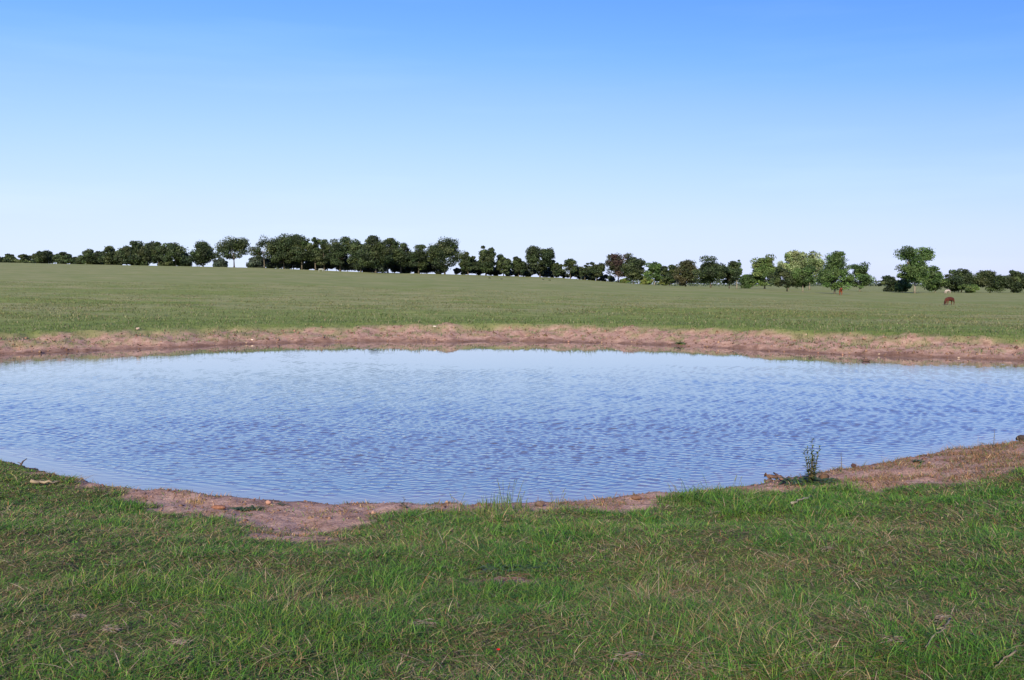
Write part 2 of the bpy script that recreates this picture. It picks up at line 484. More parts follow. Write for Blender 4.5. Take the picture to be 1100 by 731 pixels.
# ------------------------------------------------------------------ grass
def blade_mesh(name, x, y, z, h, w, col, mat, lean, curve, az=None, g=rng):
    n = len(x)
    a = g.uniform(0, 2 * np.pi, n) if az is None else az
    b = a + np.pi / 2 + g.normal(0, .5, n)
    dx, dy = np.cos(a), np.sin(a); sx, sy = np.cos(b), np.sin(b)
    V = np.empty((n, 7, 3), np.float32)
    k = 0
    for t, wf in ((0, .8), (.38, 1.0), (.72, .7), (1, 0)):
        off = h * (lean * t + curve * t * t)
        vz = h * (t - .42 * np.clip(curve + lean * .5, 0, 1.6) * t * t)
        cx, cy, cz = x + dx * off, y + dy * off, z - .012 + vz
        if wf:
            hw = w * wf * .5
            V[:, k] = np.stack([cx - sx * hw, cy - sy * hw, cz], 1); V[:, k + 1] = np.stack([cx + sx * hw, cy + sy * hw, cz], 1); k += 2
        else:
            V[:, k] = np.stack([cx, cy, cz], 1)
    base = np.arange(n)[:, None] * 7
    pat = np.array([0, 1, 3, 2, 2, 3, 5, 4, 4, 5, 6])
    loops = (base + pat).ravel()
    starts = (np.arange(n)[:, None] * 11 + np.array([0, 4, 8])).ravel()
    totals = np.tile([4, 4, 3], n)
    cc = np.repeat(col[:, None, :], 7, 1).reshape(-1, 3)
    return np_mesh(name, V.reshape(-1, 3), loops, starts, totals, mat, cc)

def palette(cols, wts, n, g=rng):
    idx = g.choice(len(cols), n, p=np.array(wts) / np.sum(wts))
    c = np.array(cols)[idx] * g.uniform(.62, 1.4, (n, 1)) * g.uniform(.93, 1.07, (n, 3))
    return c

def scatter_front(n, r0=1.2, r1=26.0, pw=1.0, half=40.0, g=rng):
    """points on this side of the pond, denser close to where one stands"""
    r = (r0 ** (2 - pw) + g.uniform(0, 1, n) * (r1 ** (2 - pw) - r0 ** (2 - pw))) ** (1 / (2 - pw))
    a = np.radians(g.uniform(-half, half, n))
    return r * np.sin(a), r * np.cos(a), r

def scatter_sides(n, g):
    """the same turf to either side, out of the photograph's frame"""
    r = 1.2 + g.uniform(0, 1, n) ** .62 * 13.0
    a = np.radians(g.uniform(39, 100, n)) * g.choice([-1, 1], n)
    return r * np.sin(a), r * np.cos(a), r

GREENS = [(.055, .150, .018), (.078, .195, .025), (.118, .24, .034), (.185, .27, .046), (.040, .110, .022)]
DRY = [(.32, .25, .125), (.42, .335, .19), (.24, .165, .08), (.26, .14, .065), (.36, .29, .20), (.17, .15, .075)]

def build_grass():
    g = np.random.default_rng(21)
    x, y, r = scatter_front(900000, 2.2, 24, 1.3, 39, g)
    xs, ys, rs = scatter_sides(420000, g)
    x, y, r = np.append(x, xs), np.append(y, ys), np.append(r, rs)
    d = shore(x, y); keep = (d > .15) & (wfar(x, y) < .5)
    x, y, r, d = x[keep], y[keep], r[keep], d[keep]
    dm = dirt_mask(x, y, d)
    clump = fbm(x * 2.6, y * 2.6, 71, 3); dryn = fbm(x * .9, y * .9, 72, 3); tall = fbm(x * 1.2, y * 1.2, 73, 3)
    keep = (g.uniform(0, 1, len(x)) > dm * .985) & (g.uniform(0, 1, len(x)) < .72 + .5 * sstep(.32, .62, clump))
    x, y, r, d, dm, clump, dryn, tall = (q[keep] for q in (x, y, r, d, dm, clump, dryn, tall))
    z = height(x, y); n = len(x)
    pd = np.clip(.20 + (dryn - .5) * 1.3, .06, .50)
    isdry = g.uniform(0, 1, n) < pd
    far = np.clip(r / 7.0, .8, 2.0)
    lushy = sstep(.42, .68, tall)
    h = g.gamma(6, 1 / 6, n) * (.036 + .027 * lushy) * (.8 + .4 * sstep(.4, .6, clump))
    em = edge_metres(x, y); bx = x / np.maximum(y, 1)
    edge = sstep(-.3, .1, em) * (1 - sstep(.6, 1.9, em)) * (y > 5)
    zone = np.maximum(sstep(.10, .17, bx) * (1 - sstep(.33, .45, bx)), np.exp(-((bx - .0) / .05) ** 2))
    h *= 1 + edge * (.35 + .9 * zone) * sstep(.35, .6, fbm(x * 1.7, y * 1.7, 77, 2))
    wp = hit(872, 518); h *= 1 - .6 * np.exp(-(((x - wp.x) / .5) ** 2 + ((y - wp.y + .3) / .7) ** 2))
    w = g.uniform(.0026, .0060, n) * far
    up = ~isdry
    col = palette(GREENS, [3, 4, 3.2, 1.4, 2], n, g)
    yel = sstep(.45, .7, fbm(x * .7, y * .7, 75, 2))[:, None]
    col = col * (1 - .35 * yel) + col * np.array([1.55, 1.15, .9]) * .35 * yel
    o = blade_mesh('grass', x[up], y[up], z[up], h[up], w[up], col[up], M_GRASS, g.uniform(.05, .9, up.sum()), g.gamma(2, .32, up.sum()), None, g)
    tag(o, 'short patchy green pasture grass on the near bank of the pond', 'grass', kind='stuff')
    m = isdry
    col = palette(DRY, [4, 2, 3, 1.6, 1.6, 3], n, g)
    o = blade_mesh('dry_grass', x[m], y[m], z[m] + .004, h[m] * g.uniform(.7, 1.15, m.sum()), w[m] * .95, col[m], M_DRY, g.uniform(.3, 2.3, m.sum()), g.gamma(2, .35, m.sum()), None, g)
    o2n = 200000
    x2, y2, r2 = scatter_front(o2n, 2.2, 16, 1.35, 39, g)
    xs, ys, rs = scatter_sides(90000, g)
    x2, y2, r2 = np.append(x2, xs), np.append(y2, ys), np.append(r2, rs); o2n = len(x2)
    d2 = shore(x2, y2); k2 = (d2 > .3) & (wfar(x2, y2) < .5) & (g.uniform(0, 1, o2n) > dirt_mask(x2, y2, d2) * 1.0)
    x2, y2, r2 = x2[k2], y2[k2], r2[k2]; n2 = len(x2)
    cm = palette(DRY + GREENS + [(.07, .055, .03), (.10, .08, .045)], [2, .7, 2, .7, 1, 2.5, 2, 2, 1.2, .6, 1.5, 2, 2], n2, g)
    f = blade_mesh('matted_thatch', x2, y2, height(x2, y2) + g.uniform(.006, .03, n2), g.gamma(5, .2, n2) * .032, g.uniform(.003, .0062, n2) * np.clip(r2 / 7, .8, 2), cm, M_DRY, g.uniform(1.4, 2.6, n2), g.uniform(.5, .9, n2), None, g)
    tag(f, 'matted dead thatch lying flat between the grass blades', 'thatch', kind='stuff')
    tag(o, 'dry tan straw and thatch lying among the green near grass', 'dry grass', kind='stuff')

def build_field_grass():
    g = np.random.default_rng(22)
    n = 330000
    yy = 27 + g.uniform(0, 1, n) ** 1.7 * 95; x = g.uniform(-.72, .72, n) * (yy + 6); y = yy
    d = shore(x, y); keep = (d > .4) & (wfar(x, y) > .3)
    x, y, d = x[keep], y[keep], d[keep]
    dm = dirt_mask(x, y, d, 1.0) ** 1.6
    cl = fbm(x * .55, y * .8, 81, 3)
    keep = ((g.uniform(0, 1, len(x)) > dm * 1.0) | ((g.uniform(0, 1, len(x)) < .5 * sstep(.52, .64, fbm(x * 1.8, y * 2.6, 83, 3))) & (d > .7))) & (g.uniform(0, 1, len(x)) < .15 + 1.3 * sstep(.38, .62, cl) + 1.0 * (1 - sstep(6, 10, d)))
    x, y, d, cl = x[keep], y[keep], d[keep], cl[keep]
    z = height(x, y); n = len(x)
    fade = 1 - sstep(8, 60, d)
    h = g.gamma(5, .2, n) * (.05 + .055 * fade + .06 * sstep(.58, .75, cl) * fade)
    w = g.uniform(.018, .035, n) * (y / 50)
    col = palette([(.085, .135, .04), (.12, .175, .055), (.16, .20, .075), (.22, .20, .12), (.30, .245, .16)], [3, 4, 3, 1.6, .7], n, g)
    dry = palette([(.16, .17, .07), (.21, .20, .09), (.27, .235, .13), (.13, .155, .055)], [3, 3, 2, 3], n, g)
    s = (sstep(8, 26, d + (fbm(x * .05, y * .11, 41, 3) - .5) * 14) > g.uniform(0, 1, n))[:, None]
    col = np.where(s, dry, col)
    o = blade_mesh('field_grass', x, y, z, h, w, col, M_GRASS, g.uniform(.05, .7, n), g.gamma(2, .2, n), None, g)
    tag(o, 'grazed pasture grass on the far side above the red bank', 'grass', kind='stuff')

def build_bank_plants():
    g = np.random.default_rng(29)
    x, y, r = scatter_front(420000, 7, 22, .6, 38, g)
    d = shore(x, y); k = (d > .12) & (d < 6) & (wfar(x, y) < .5); x, y, d = x[k], y[k], d[k]
    right = sstep(2, 8, x)
    cl = fbm(x * 2.2, y * 2.8, 95, 4)
    k = (g.uniform(0, 1, len(x)) < dirt_mask(x, y, d)) & (g.uniform(0, 1, len(x)) < (.9 * sstep(.56 - .15 * right, .68 - .14 * right, cl) + .04))
    x, y, right = x[k], y[k], right[k]; n = len(x); z = height(x, y)
    col = palette([(.26, .14, .08), (.32, .19, .10), (.20, .10, .06), (.12, .14, .05), (.08, .12, .035), (.36, .27, .17)], [3, 2.4, 2, 2, 1.6, 1.4], n, g)
    o = blade_mesh('bank_plants', x, y, z, g.gamma(4, .25, n) * (.042 + .03 * right), g.uniform(.004, .009, n), col, M_DRY, g.uniform(.1, 1.3, n), g.gamma(2, .3, n), None, g)
    tag(o, 'sparse rusty and green seedlings over the bare soil of the near shore', 'low plants', kind='stuff')

def build_gravel():
    g = np.random.default_rng(23)
    def pts(n):
        x, y, r = scatter_front(n, 7, 22, 0.5, 36, g)   # crumbs
        d = shore(x, y); m = (d > .02) & (d < 5) & (wfar(x, y) < .5)
        x, y, d = x[m], y[m], d[m]
        k = g.uniform(0, 1, len(x)) < dirt_mask(x, y, d) * .9
        return x[k], y[k], g.gamma(2, .005, k.sum()) + .003
    x1, y1, s1 = pts(15000)
    n = 60000
    y2 = g.uniform(24, 56, n); x2 = g.uniform(-.66, .66, n) * y2
    d = shore(x2, y2); m = (d > .05) & (d < 5.5) & (wfar(x2, y2) > .3)
    x2, y2, d = x2[m], y2[m], d[m]
    k = g.uniform(0, 1, len(x2)) < dirt_mask(x2, y2, d) * .45
    x2, y2 = x2[k], y2[k]; s2 = g.gamma(2, .012, len(x2)) + .012
    x, y, s = np.append(x1, x2), np.append(y1, y2), np.append(s1, s2)
    z = height(x, y)
    n = len(x)
    octa = np.array([[1, 0, 0], [0, 1, 0], [-1, 0, 0], [0, -1, 0], [0, 0, .75], [0, 0, -.75]], float)
    rot = g.uniform(0, 6.28, n)
    P = octa[None] * s[:, None, None] * g.uniform(.6, 1.3, (n, 6, 1))
    c, sn = np.cos(rot)[:, None], np.sin(rot)[:, None]
    V = np.stack([P[..., 0] * c - P[..., 1] * sn + x[:, None], P[..., 0] * sn + P[..., 1] * c + y[:, None], P[..., 2] + z[:, None] + .15 * s[:, None]], -1)
    f = np.array([[0, 1, 4], [1, 2, 4], [2, 3, 4], [3, 0, 4], [1, 0, 5], [2, 1, 5], [3, 2, 5], [0, 3, 5]])
    loops = (np.arange(n)[:, None, None] * 6 + f).ravel()
    col = palette([(.21, .125, .09), (.25, .155, .115), (.16, .095, .07), (.11, .065, .05), (.29, .21, .165)], [4, 3, 3, 2, .4], n, g)
    o = np_mesh('soil_clods', V.reshape(-1, 3), loops, np.arange(n * 8) * 3, np.full(n * 8, 3), M_STONE, np.repeat(col[:, None], 6, 1).reshape(-1, 3))
    tag(o, 'loose pinkish soil crumbs and pebbles on the bare banks round the pond', 'soil', kind='stuff')

build_ground()
build_water()
build_grass()
build_field_grass()
build_bank_plants()
build_gravel()

# ------------------------------------------------------------------ trees
LEAFC = {
    'oak':   [(.034, .053, .023), (.044, .066, .026), (.027, .043, .021), (.060, .080, .032)],  # lightened and slightly blued: a little air haze put into the leaf colour
    'olive': [(.060, .062, .030), (.050, .062, .026), (.075, .072, .038)],
    'green': [(.054, .098, .032), (.068, .12, .036), (.045, .082, .029), (.088, .14, .044)],
    'lime':  [(.095, .15, .045), (.12, .17, .06), (.080, .125, .04)],
    'pale':  [(.15, .20, .085), (.20, .245, .12), (.12, .17, .065), (.25, .275, .155)],
    'purple': [(.055, .034, .034), (.070, .042, .040), (.044, .040, .030), (.04, .05, .026)],
    'yellow': [(.13, .17, .045), (.10, .15, .04), (.17, .20, .06)],
    'blue':  [(.045, .065, .045), (.055, .075, .055)],  # the blue of hazy distance is mixed into these leaf colours
}
def tree(u, vb, vt, hw, kind, label, cat='tree', D=None, base=.2, dens=1.0, dx=0, group=None, name='tree', seed=None, lumpy=1.0, lobes=None):
    """u, base and top line and half width as seen in the photo, turned into metres at distance D"""
    global _tn
    _tn += 1
    g = np.random.default_rng(1000 + (_tn if seed is None else seed))
    phi = math.atan((u - 550) / FPX)
    if D is None: D = float(crest(phi)[0])
    X = (u - 550) / FPX * D; Y = D
    Zg = float(height(np.array([X]), np.array([Y]))[0])
    pv = project(np.array([X]), np.array([Y]), np.array([Zg]))[1][0]
    # keep the crown's top where it is seen; the foot stands on the ground
    H = max((pv - vt) / FPX * D, 1.0)
    W = hw / FPX * D
    root = empty(name, (X, Y, Zg - .05))
    tag(root, label, cat, group)
    base *= .6
    if 265 < u < 495: hw *= 1.07; base *= .85
    if u < 235:
        base *= .35; hw *= 1.15; dens = max(dens, .9) * 1.15
    hw *= 1.13
    cb = H * base
    ch = H - cb
    cz = cb + ch * .5
    # clumps, gathered into a body and a few uneven lobes: (x, z, half width, half height, share) of the crown
    nc = int(np.clip(38 * dens * (.6 + .4 * ch / max(W, .1)), 18, 64))
    if lobes is None:
        lobes = [(g.uniform(-.12, .12), .42, .92, .42, 5.0)]
        for k in range(int(g.integers(3, 6))):
            a = g.uniform(-1, 1)
            lobes.append((a * .68, g.uniform(.25, .62) + .30 * (1 - a * a), g.uniform(.26, .44), g.uniform(.16, .28), g.uniform(.6, 1.3)))
    share = np.array([q[4] for q in lobes]); share = share / share.sum()
    cen = []
    for k in range(nc):
        lx, lz, lw, lh, _ = lobes[int(g.choice(len(lobes), p=share))]
        v = g.normal(0, 1, 3); v /= np.linalg.norm(v); q = g.uniform(.25, 1.0) ** .55
        yo = g.uniform(-.5, .5) * (1 - lw)
        cen.append(np.array([(lx + v[0] * q * lw * .82) * W, (yo + v[1] * q * lw * .82) * W, cb + (lz + v[2] * q * lh * .86) * ch]))
    cen = np.array(cen)
    size = .285 * min(W, ch * .62) * g.uniform(.6, 1.4, len(cen)) * lumpy
    px = D / FPX
    per = int(np.clip(230 * dens, 110, 340))
    n = len(cen) * per
    idx = np.repeat(np.arange(len(cen)), per)
    v = g.normal(0, 1, (n, 3)); v /= np.linalg.norm(v, axis=1)[:, None]
    rr = size[idx] * g.uniform(.15, 1.0, n) ** .45 * g.uniform(.85, 1.2, n)
    P = cen[idx] + v * rr[:, None] * np.array([1, 1, .78])
    P[:, 2] = np.where(P[:, 2] < cb * .75, cb * .75 + g.uniform(0, .35, n) * ch, P[:, 2])
    # scale so the outline reaches the seen width and height
    P[:, 2] = np.where(P[:, 2] > cb, cb + (P[:, 2] - cb) * (H - cb) / max(np.percentile(P[:, 2], 99.6) - cb, .1), P[:, 2])
    lo, hi = np.percentile(P[:, 0], [.7, 99.3]); mid0 = (lo + hi) / 2; ex = (hi - lo) / 2
    P[:, 0] -= mid0; cen[:, 0] -= mid0; P[:, :2] *= W / max(ex, .1)
    ls = px * g.uniform(.75, 1.6, n) * (1.28 if dens >= .8 else 1.12)
    nrm = g.normal(0, 1, (n, 3)) * .8 + v * .6 + np.array([0, 0, .35]); nrm /= np.linalg.norm(nrm, axis=1)[:, None]
    t = np.cross(nrm, g.normal(0, 1, (n, 3))); t /= np.linalg.norm(t, axis=1)[:, None] + 1e-9
    b = np.cross(nrm, t)
    q = np.stack([P - t * ls[:, None] * .5, P + b * ls[:, None] * .32, P + t * ls[:, None] * .5, P - b * ls[:, None] * .32], 1)
    cc = palette(LEAFC[kind], np.ones(len(LEAFC[kind])), len(cen), g)[idx] * g.uniform(.7, 1.35, (n, 1))
    np_mesh('crown', q.reshape(-1, 3), np.arange(n * 4), np.arange(n) * 4, np.full(n, 4), M_LEAF, np.repeat(cc[:, None], 4, 1).reshape(-1, 3), parent=root)
    # trunk and limbs
    mb = MB(); bc = (.10, .085, .07) if kind not in ('pale', 'lime', 'green') else (.20, .18, .15)
    tr = max(.035 * H, .035 * W) * .62
    lean = g.normal(0, .03, 2) * H
    tp = []
    for k in range(6):
        s = k / 5
        tp.append((lean[0] * s * s, lean[1] * s * s, s * (cb + ch * .42)))
    mb.tube(tp, [tr * 1.45, tr, tr * .85, tr * .72, tr * .58, tr * .4], bc, 7)
    for k in g.permutation(len(cen))[:int(min(12, len(cen)))]:
        s = g.uniform(.45, .95); a = Vector((lean[0] * s * s, lean[1] * s * s, s * (cb + ch * .42)))
        e = Vector(cen[k]); e.x *= W / max(ex, .1); e.y *= W / max(ex, .1)
        mid = (a + e) * .5 + Vector((0, 0, -.06 * H + g.normal(0, .02) * H))
        mb.tube([a, (a + mid) * .5 + Vector((0, 0, -.01 * H)), mid, e], [tr * .42, tr * .34, tr * .26, tr * .10], bc, 5)
    mb.build('trunk', M_BARK, root)
    return root
_tn = 0

# far ridge on the left, from the picture's edge towards the grove
T = tree
T(2, 285, 274.5, 9, 'oak', 'low dark tree cut by the left edge of the view on the skyline', base=.12)
T(13, 285, 273.6, 6.5, 'oak', 'small bumpy dark tree between the edge tree and the flat topped one', base=.12)
T(27.5, 285, 274, 10.5, 'oak', 'low flat topped dark tree left of the lone round one on the ridge', base=.1)
T(49.5, 286, 270.5, 10.5, 'oak', 'round dome shaped dark tree standing clear between two sky gaps on the far left ridge', base=.1, dens=1.25)
T(69.5, 286, 271.5, 8.5, 'oak', 'airy dark tree with sky showing through, just right of the round dome shaped one', base=.15, dens=.7)
T(83, 286, 276.5, 7.5, 'oak', 'lowest small dark tree tucked against the airy one at the left ridge', base=.1)
T(101, 286, 269, 11.5, 'oak', 'dark tree starting the long unbroken row after the wide gap on the left ridge', base=.1)
T(122, 286, 265.5, 11, 'oak', 'dark tree with a raised knob of leaves, second in the long left row', base=.1)
T(138, 286.5, 265.5, 9, 'oak', 'narrow dark tree squeezed before the tall dome of the left row', base=.12)
T(156, 286.5, 260, 13, 'oak', 'tall domed dark tree, highest of the long left row before the bright low gap', base=.12, dens=1.2)
T(172, 287, 261, 6.5, 'oak', 'thin ragged tree leaning over a bright gap of sky near the ground', base=.35, dens=.6)
T(190, 287, 262, 15, 'oak', 'broad ragged dark tree right of the low bright gap in the left row', base=.13, dens=.95)
T(219.5, 287, 260.5, 12.5, 'oak', 'upright dark tree standing alone between two sky gaps left of the big spreading one', base=.12)
T(238, 287.5, 278, 7, 'blue', 'small bluish bush low in the gap left of the big spreading tree', 'bush', D=420, base=.05, name='bush')
T(252.5, 288, 255.5, 17, 'oak', 'big spreading tree with high crown and open trunk left of the main grove', base=.27, dens=.9)
# the main grove
T(276, 289, 276, 9, 'blue', 'low dark bush beneath the arching tree at the left end of the grove', 'bush', D=370, base=.05, name='bush')
T(285, 289, 253.8, 15, 'oak', 'thin arching tree with sky holes at the left end of the main grove', base=.42, dens=.6)
T(306, 291.5, 253, 18, 'oak', 'massive dark tree with several trunks at the left of the main grove', base=.24, dens=1.3)
T(325, 291.5, 255, 11, 'oak', 'tall narrow tree directly right of the massive one in the grove', base=.24)
T(339.5, 292, 256, 8.5, 'oak', 'slender knob topped tree above the pale cow under the grove', base=.25, dens=.8)
T(349, 292, 258, 9, 'oak', 'tree with small sky holes just right of the pale cow in the grove', base=.25, dens=.75)
T(366, 293, 255.3, 14, 'oak', 'broad open topped tree left of the dip in the grove skyline', base=.22, dens=.85)
T(388, 294, 259, 13, 'oak', 'lower tree filling the dip in the middle of the grove skyline', base=.22)
T(404, 294, 254.5, 16, 'oak', 'big dome of olive dark leaves, highest crown in the grove right half', base=.22, dens=1.2, D=270)
T(417, 294.5, 257, 12, 'oak', 'dark tree overlapping the right shoulder of the grove big dome', base=.22)
T(431, 295, 259, 14, 'oak', 'broad dark tree with a sky chink low in its side, right of the dome', base=.2)
T(450, 295, 263.5, 9.5, 'oak', 'lower open tree bridging the grove and the large end tree', base=.14, dens=.7)
T(478, 295, 257, 19, 'oak', 'large spreading tree with open top closing the right end of the grove', base=.14, dens=1.15)
T(503, 295, 272, 8.5, 'oak', 'small tree right after the sky gap at the grove end', base=.1)
T(522, 295.5, 265.3, 9.5, 'oak', 'upright mid height tree with a rounded head right of the grove', base=.1)
T(541, 296, 274.5, 8, 'oak', 'low tree right of the upright rounded one, before the row of bushes', base=.08)
T(557, 297, 276.5, 7.5, 'oak', 'squat dark tree touching the left side of the tall stepped tree', base=.08)
T(580, 298, 265.5, 14, 'oak', 'tall stepped tree with the highest crown between grove and purple tree', base=.14, dens=1.1)
T(597, 298, 280, 7.5, 'oak', 'small tree hugging the right side of the tall stepped tree', base=.1)
T(612.5, 299, 278.5, 7.5, 'oak', 'small airy tree with visible trunk standing in sky between two gaps', base=.25, dens=.5)
T(628, 300, 283, 6, 'oak', 'thin see through sapling left of the small tree beside the purple one', base=.3, dens=.4)
T(640.5, 301, 282.5, 8, 'oak', 'small dark tree close to the left flank of the purple tree', base=.12)
T(664, 303, 273, 13, 'purple', 'purplish brown tree with bare twigs standing out of its top', base=.12, dens=.8)
T(680, 304, 277.5, 11.5, 'oak', 'dark rounded green tree attached to the right of the purple tree', base=.1, dens=1.2)
T(703, 306, 282.5, 10, 'green', 'thin trunked lighter tree between yellow green shrubs', base=.3, dens=.8)
T(719, 306, 285.5, 8.5, 'oak', 'dark tree right of the thin trunked lighter one', base=.1)
T(736, 307, 280.5, 12, 'olive', 'olive brown crowned tree left of the big dark domed tree', base=.1)
T(763, 309.5, 276.5, 17, 'oak', 'big dark domed tree with stout black trunk right of centre', base=.22, dens=1.3, D=235)
T(783, 309.5, 281.5, 10.5, 'oak', 'dark tree leaning out of the right side of the big domed one', base=.25, D=240)
T(791, 309.5, 279.8, 5.5, 'green', 'slim light topped tree behind the right edge of the domed tree', base=.3, dens=.5, D=262)
T(804, 309, 295, 9, 'green', 'low green bush in the gap left of the pale cottonwoods', 'bush', D=300, base=.05, name='bush')
# right hand group
T(821, 309, 275, 13, 'lime', 'light green tree at the left of the pale cottonwoods', base=.12, D=300)
T(846, 309, 270.5, 13, 'pale', 'pale silvery cottonwood, left of the two pale crowns', base=.15, D=310, dens=.85)
T(869, 309, 271.3, 13.5, 'pale', 'pale silvery cottonwood, right of the two pale crowns', base=.15, D=312, dens=.85)
T(845, 314, 287.5, 16.5, 'oak', 'low dark umbrella shaped tree in front of the pale cottonwoods', base=.22, D=225, dens=1.1)
T(862, 314.5, 285.5, 11, 'green', 'low bright green tree in front of the pale cottonwoods', base=.26, D=222)
T(896, 316, 271.5, 17, 'green', 'full mid green tree with the red cow at its foot', base=.1, D=212, dens=1.4)
T(923, 311, 283, 12, 'green', 'looser green tree right behind the full one with the red cow', base=.12, D=300, dens=.8)
T(957, 313, 297, 11, 'oak', 'low dark tree left of the tall cottonwood foot', base=.05, D=330)
T(969, 313, 299, 8, 'green', 'low green bush at the left foot of the tall cottonwood', 'bush', D=300, base=.04, name='bush')
T(982, 315.5, 266.3, 16.5, 'green', 'tall irregular cottonwood with pale trunk rising above the right tree line', base=.34, D=285, dens=1.3,
  lobes=[(-.05, .33, .92, .33, 4), (-.42, .82, .34, .17, 1.3), (.50, .80, .44, .18, 1.8), (.1, .6, .5, .2, 1)])
T(1004, 313, 287, 12, 'green', 'sloping green tree against the right side of the tall cottonwood', base=.06, D=320)
T(1032, 314, 290, 17, 'oak', 'wide dark round tree behind the grazing brown cow', base=.05, D=320, dens=1.2)
T(1063, 314.5, 291.5, 15, 'oak', 'dark flat topped tree right of the wide round one at far right', base=.05, D=318, dens=1.2)
T(1088, 315, 291.5, 13, 'oak', 'dark knobby tree next to the last at the right edge', base=.05, D=316, dens=1.2)
T(1107, 315, 293, 11, 'oak', 'last dark tree cut by the right edge of the view', base=.05, D=316)
T(1040, 314.5, 306, 9, 'lime', 'small light green bush at the foot of the wide dark round tree', 'bush', D=308, base=.03, name='bush')
for k, u in enumerate((292, 303, 316, 329, 340, 352, 362, 374, 386, 398, 411, 424, 436, 447, 459, 470)):
    v = float(np.interp(u, _u, _V))
    T(u, v, v - 12 - 4 * (k * 7 % 3), 10, 'blue', 'low dark bush in the shade behind the grove trunks', 'bush', D=float(np.interp(u, _u, _D)) + 9, base=.0, name='bush', group='bushes behind the grove')
for k, u in enumerate((108, 129, 147, 181, 199)):
    v = float(np.interp(u, _u, _V))
    T(u, v, v - 9 - 3 * (k * 5 % 3), 9, 'oak', 'low dark scrub bush between the trunks of the long left row', 'bush', D=float(np.interp(u, _u, _D)) + 6, base=.0, name='bush', group='scrub bushes in the long left row')
for k, u in enumerate((497, 512, 532, 549, 567, 588, 606, 622, 634, 650)):
    v = float(np.interp(u, _u, _V))
    T(u, v, v - 7 - 3 * (k * 5 % 3), 9, 'blue', 'low dusky hedge bush filling the gaps between the small trees in mid ridge', 'bush', D=float(np.interp(u, _u, _D)) + 8, base=.0, name='bush', group='hedge bushes along the mid ridge')
# shrubs beyond the tree trunks; their sunlit yellow green is put into the leaf colour
for (u, v, t, hw, lab) in ((671, 305, 299.5, 5, 'bright yellow green shrub seen under the purple tree'),
                           (694, 306, 297, 6, 'bright yellow green shrub left of the thin trunked tree'),
                           (713, 306, 297.5, 5, 'bright yellow green shrub right of the thin trunked tree')):
    T(u, v, t, hw, 'yellow', lab, 'shrub', D=330, base=.02, name='shrub')

# ------------------------------------------------------------------ cattle
def skin_body(name, pts, edges, rad, col_fn, parent):
    me = bpy.data.meshes.new(name + '_graph'); me.from_pydata(pts, edges, []); me.update()
    o = bpy.data.objects.new(name, me); C.objects.link(o)
    sk = o.modifiers.new('skin', 'SKIN'); sk.use_smooth_shade = True
    if not me.skin_vertices: me.skin_vertices.new(name='')
    for i, s in enumerate(me.skin_vertices[0].data):
        s.radius = rad[i] if hasattr(rad[i], '__len__') else (rad[i], rad[i]); s.use_root = (i == 0)
    ss = o.modifiers.new('sub', 'SUBSURF'); ss.levels = 2; ss.render_levels = 2
    dg = bpy.context.evaluated_depsgraph_get()
    new = bpy.data.meshes.new_from_object(o.evaluated_get(dg)); new.name = name
    o.modifiers.clear(); o.data = new
    bpy.data.meshes.remove(me)
    n = len(new.vertices); co = np.empty(n * 3, np.float32); new.vertices.foreach_get('co', co); co = co.reshape(-1, 3)
    a = new.color_attributes.new('tint', 'FLOAT_COLOR', 'POINT'); c4 = np.ones((n, 4), np.float32); c4[:, :3] = col_fn(co)
    a.data.foreach_set('color', c4.ravel())
    new.materials.clear(); new.materials.append(M_HIDE)
    o.parent = parent
    return o

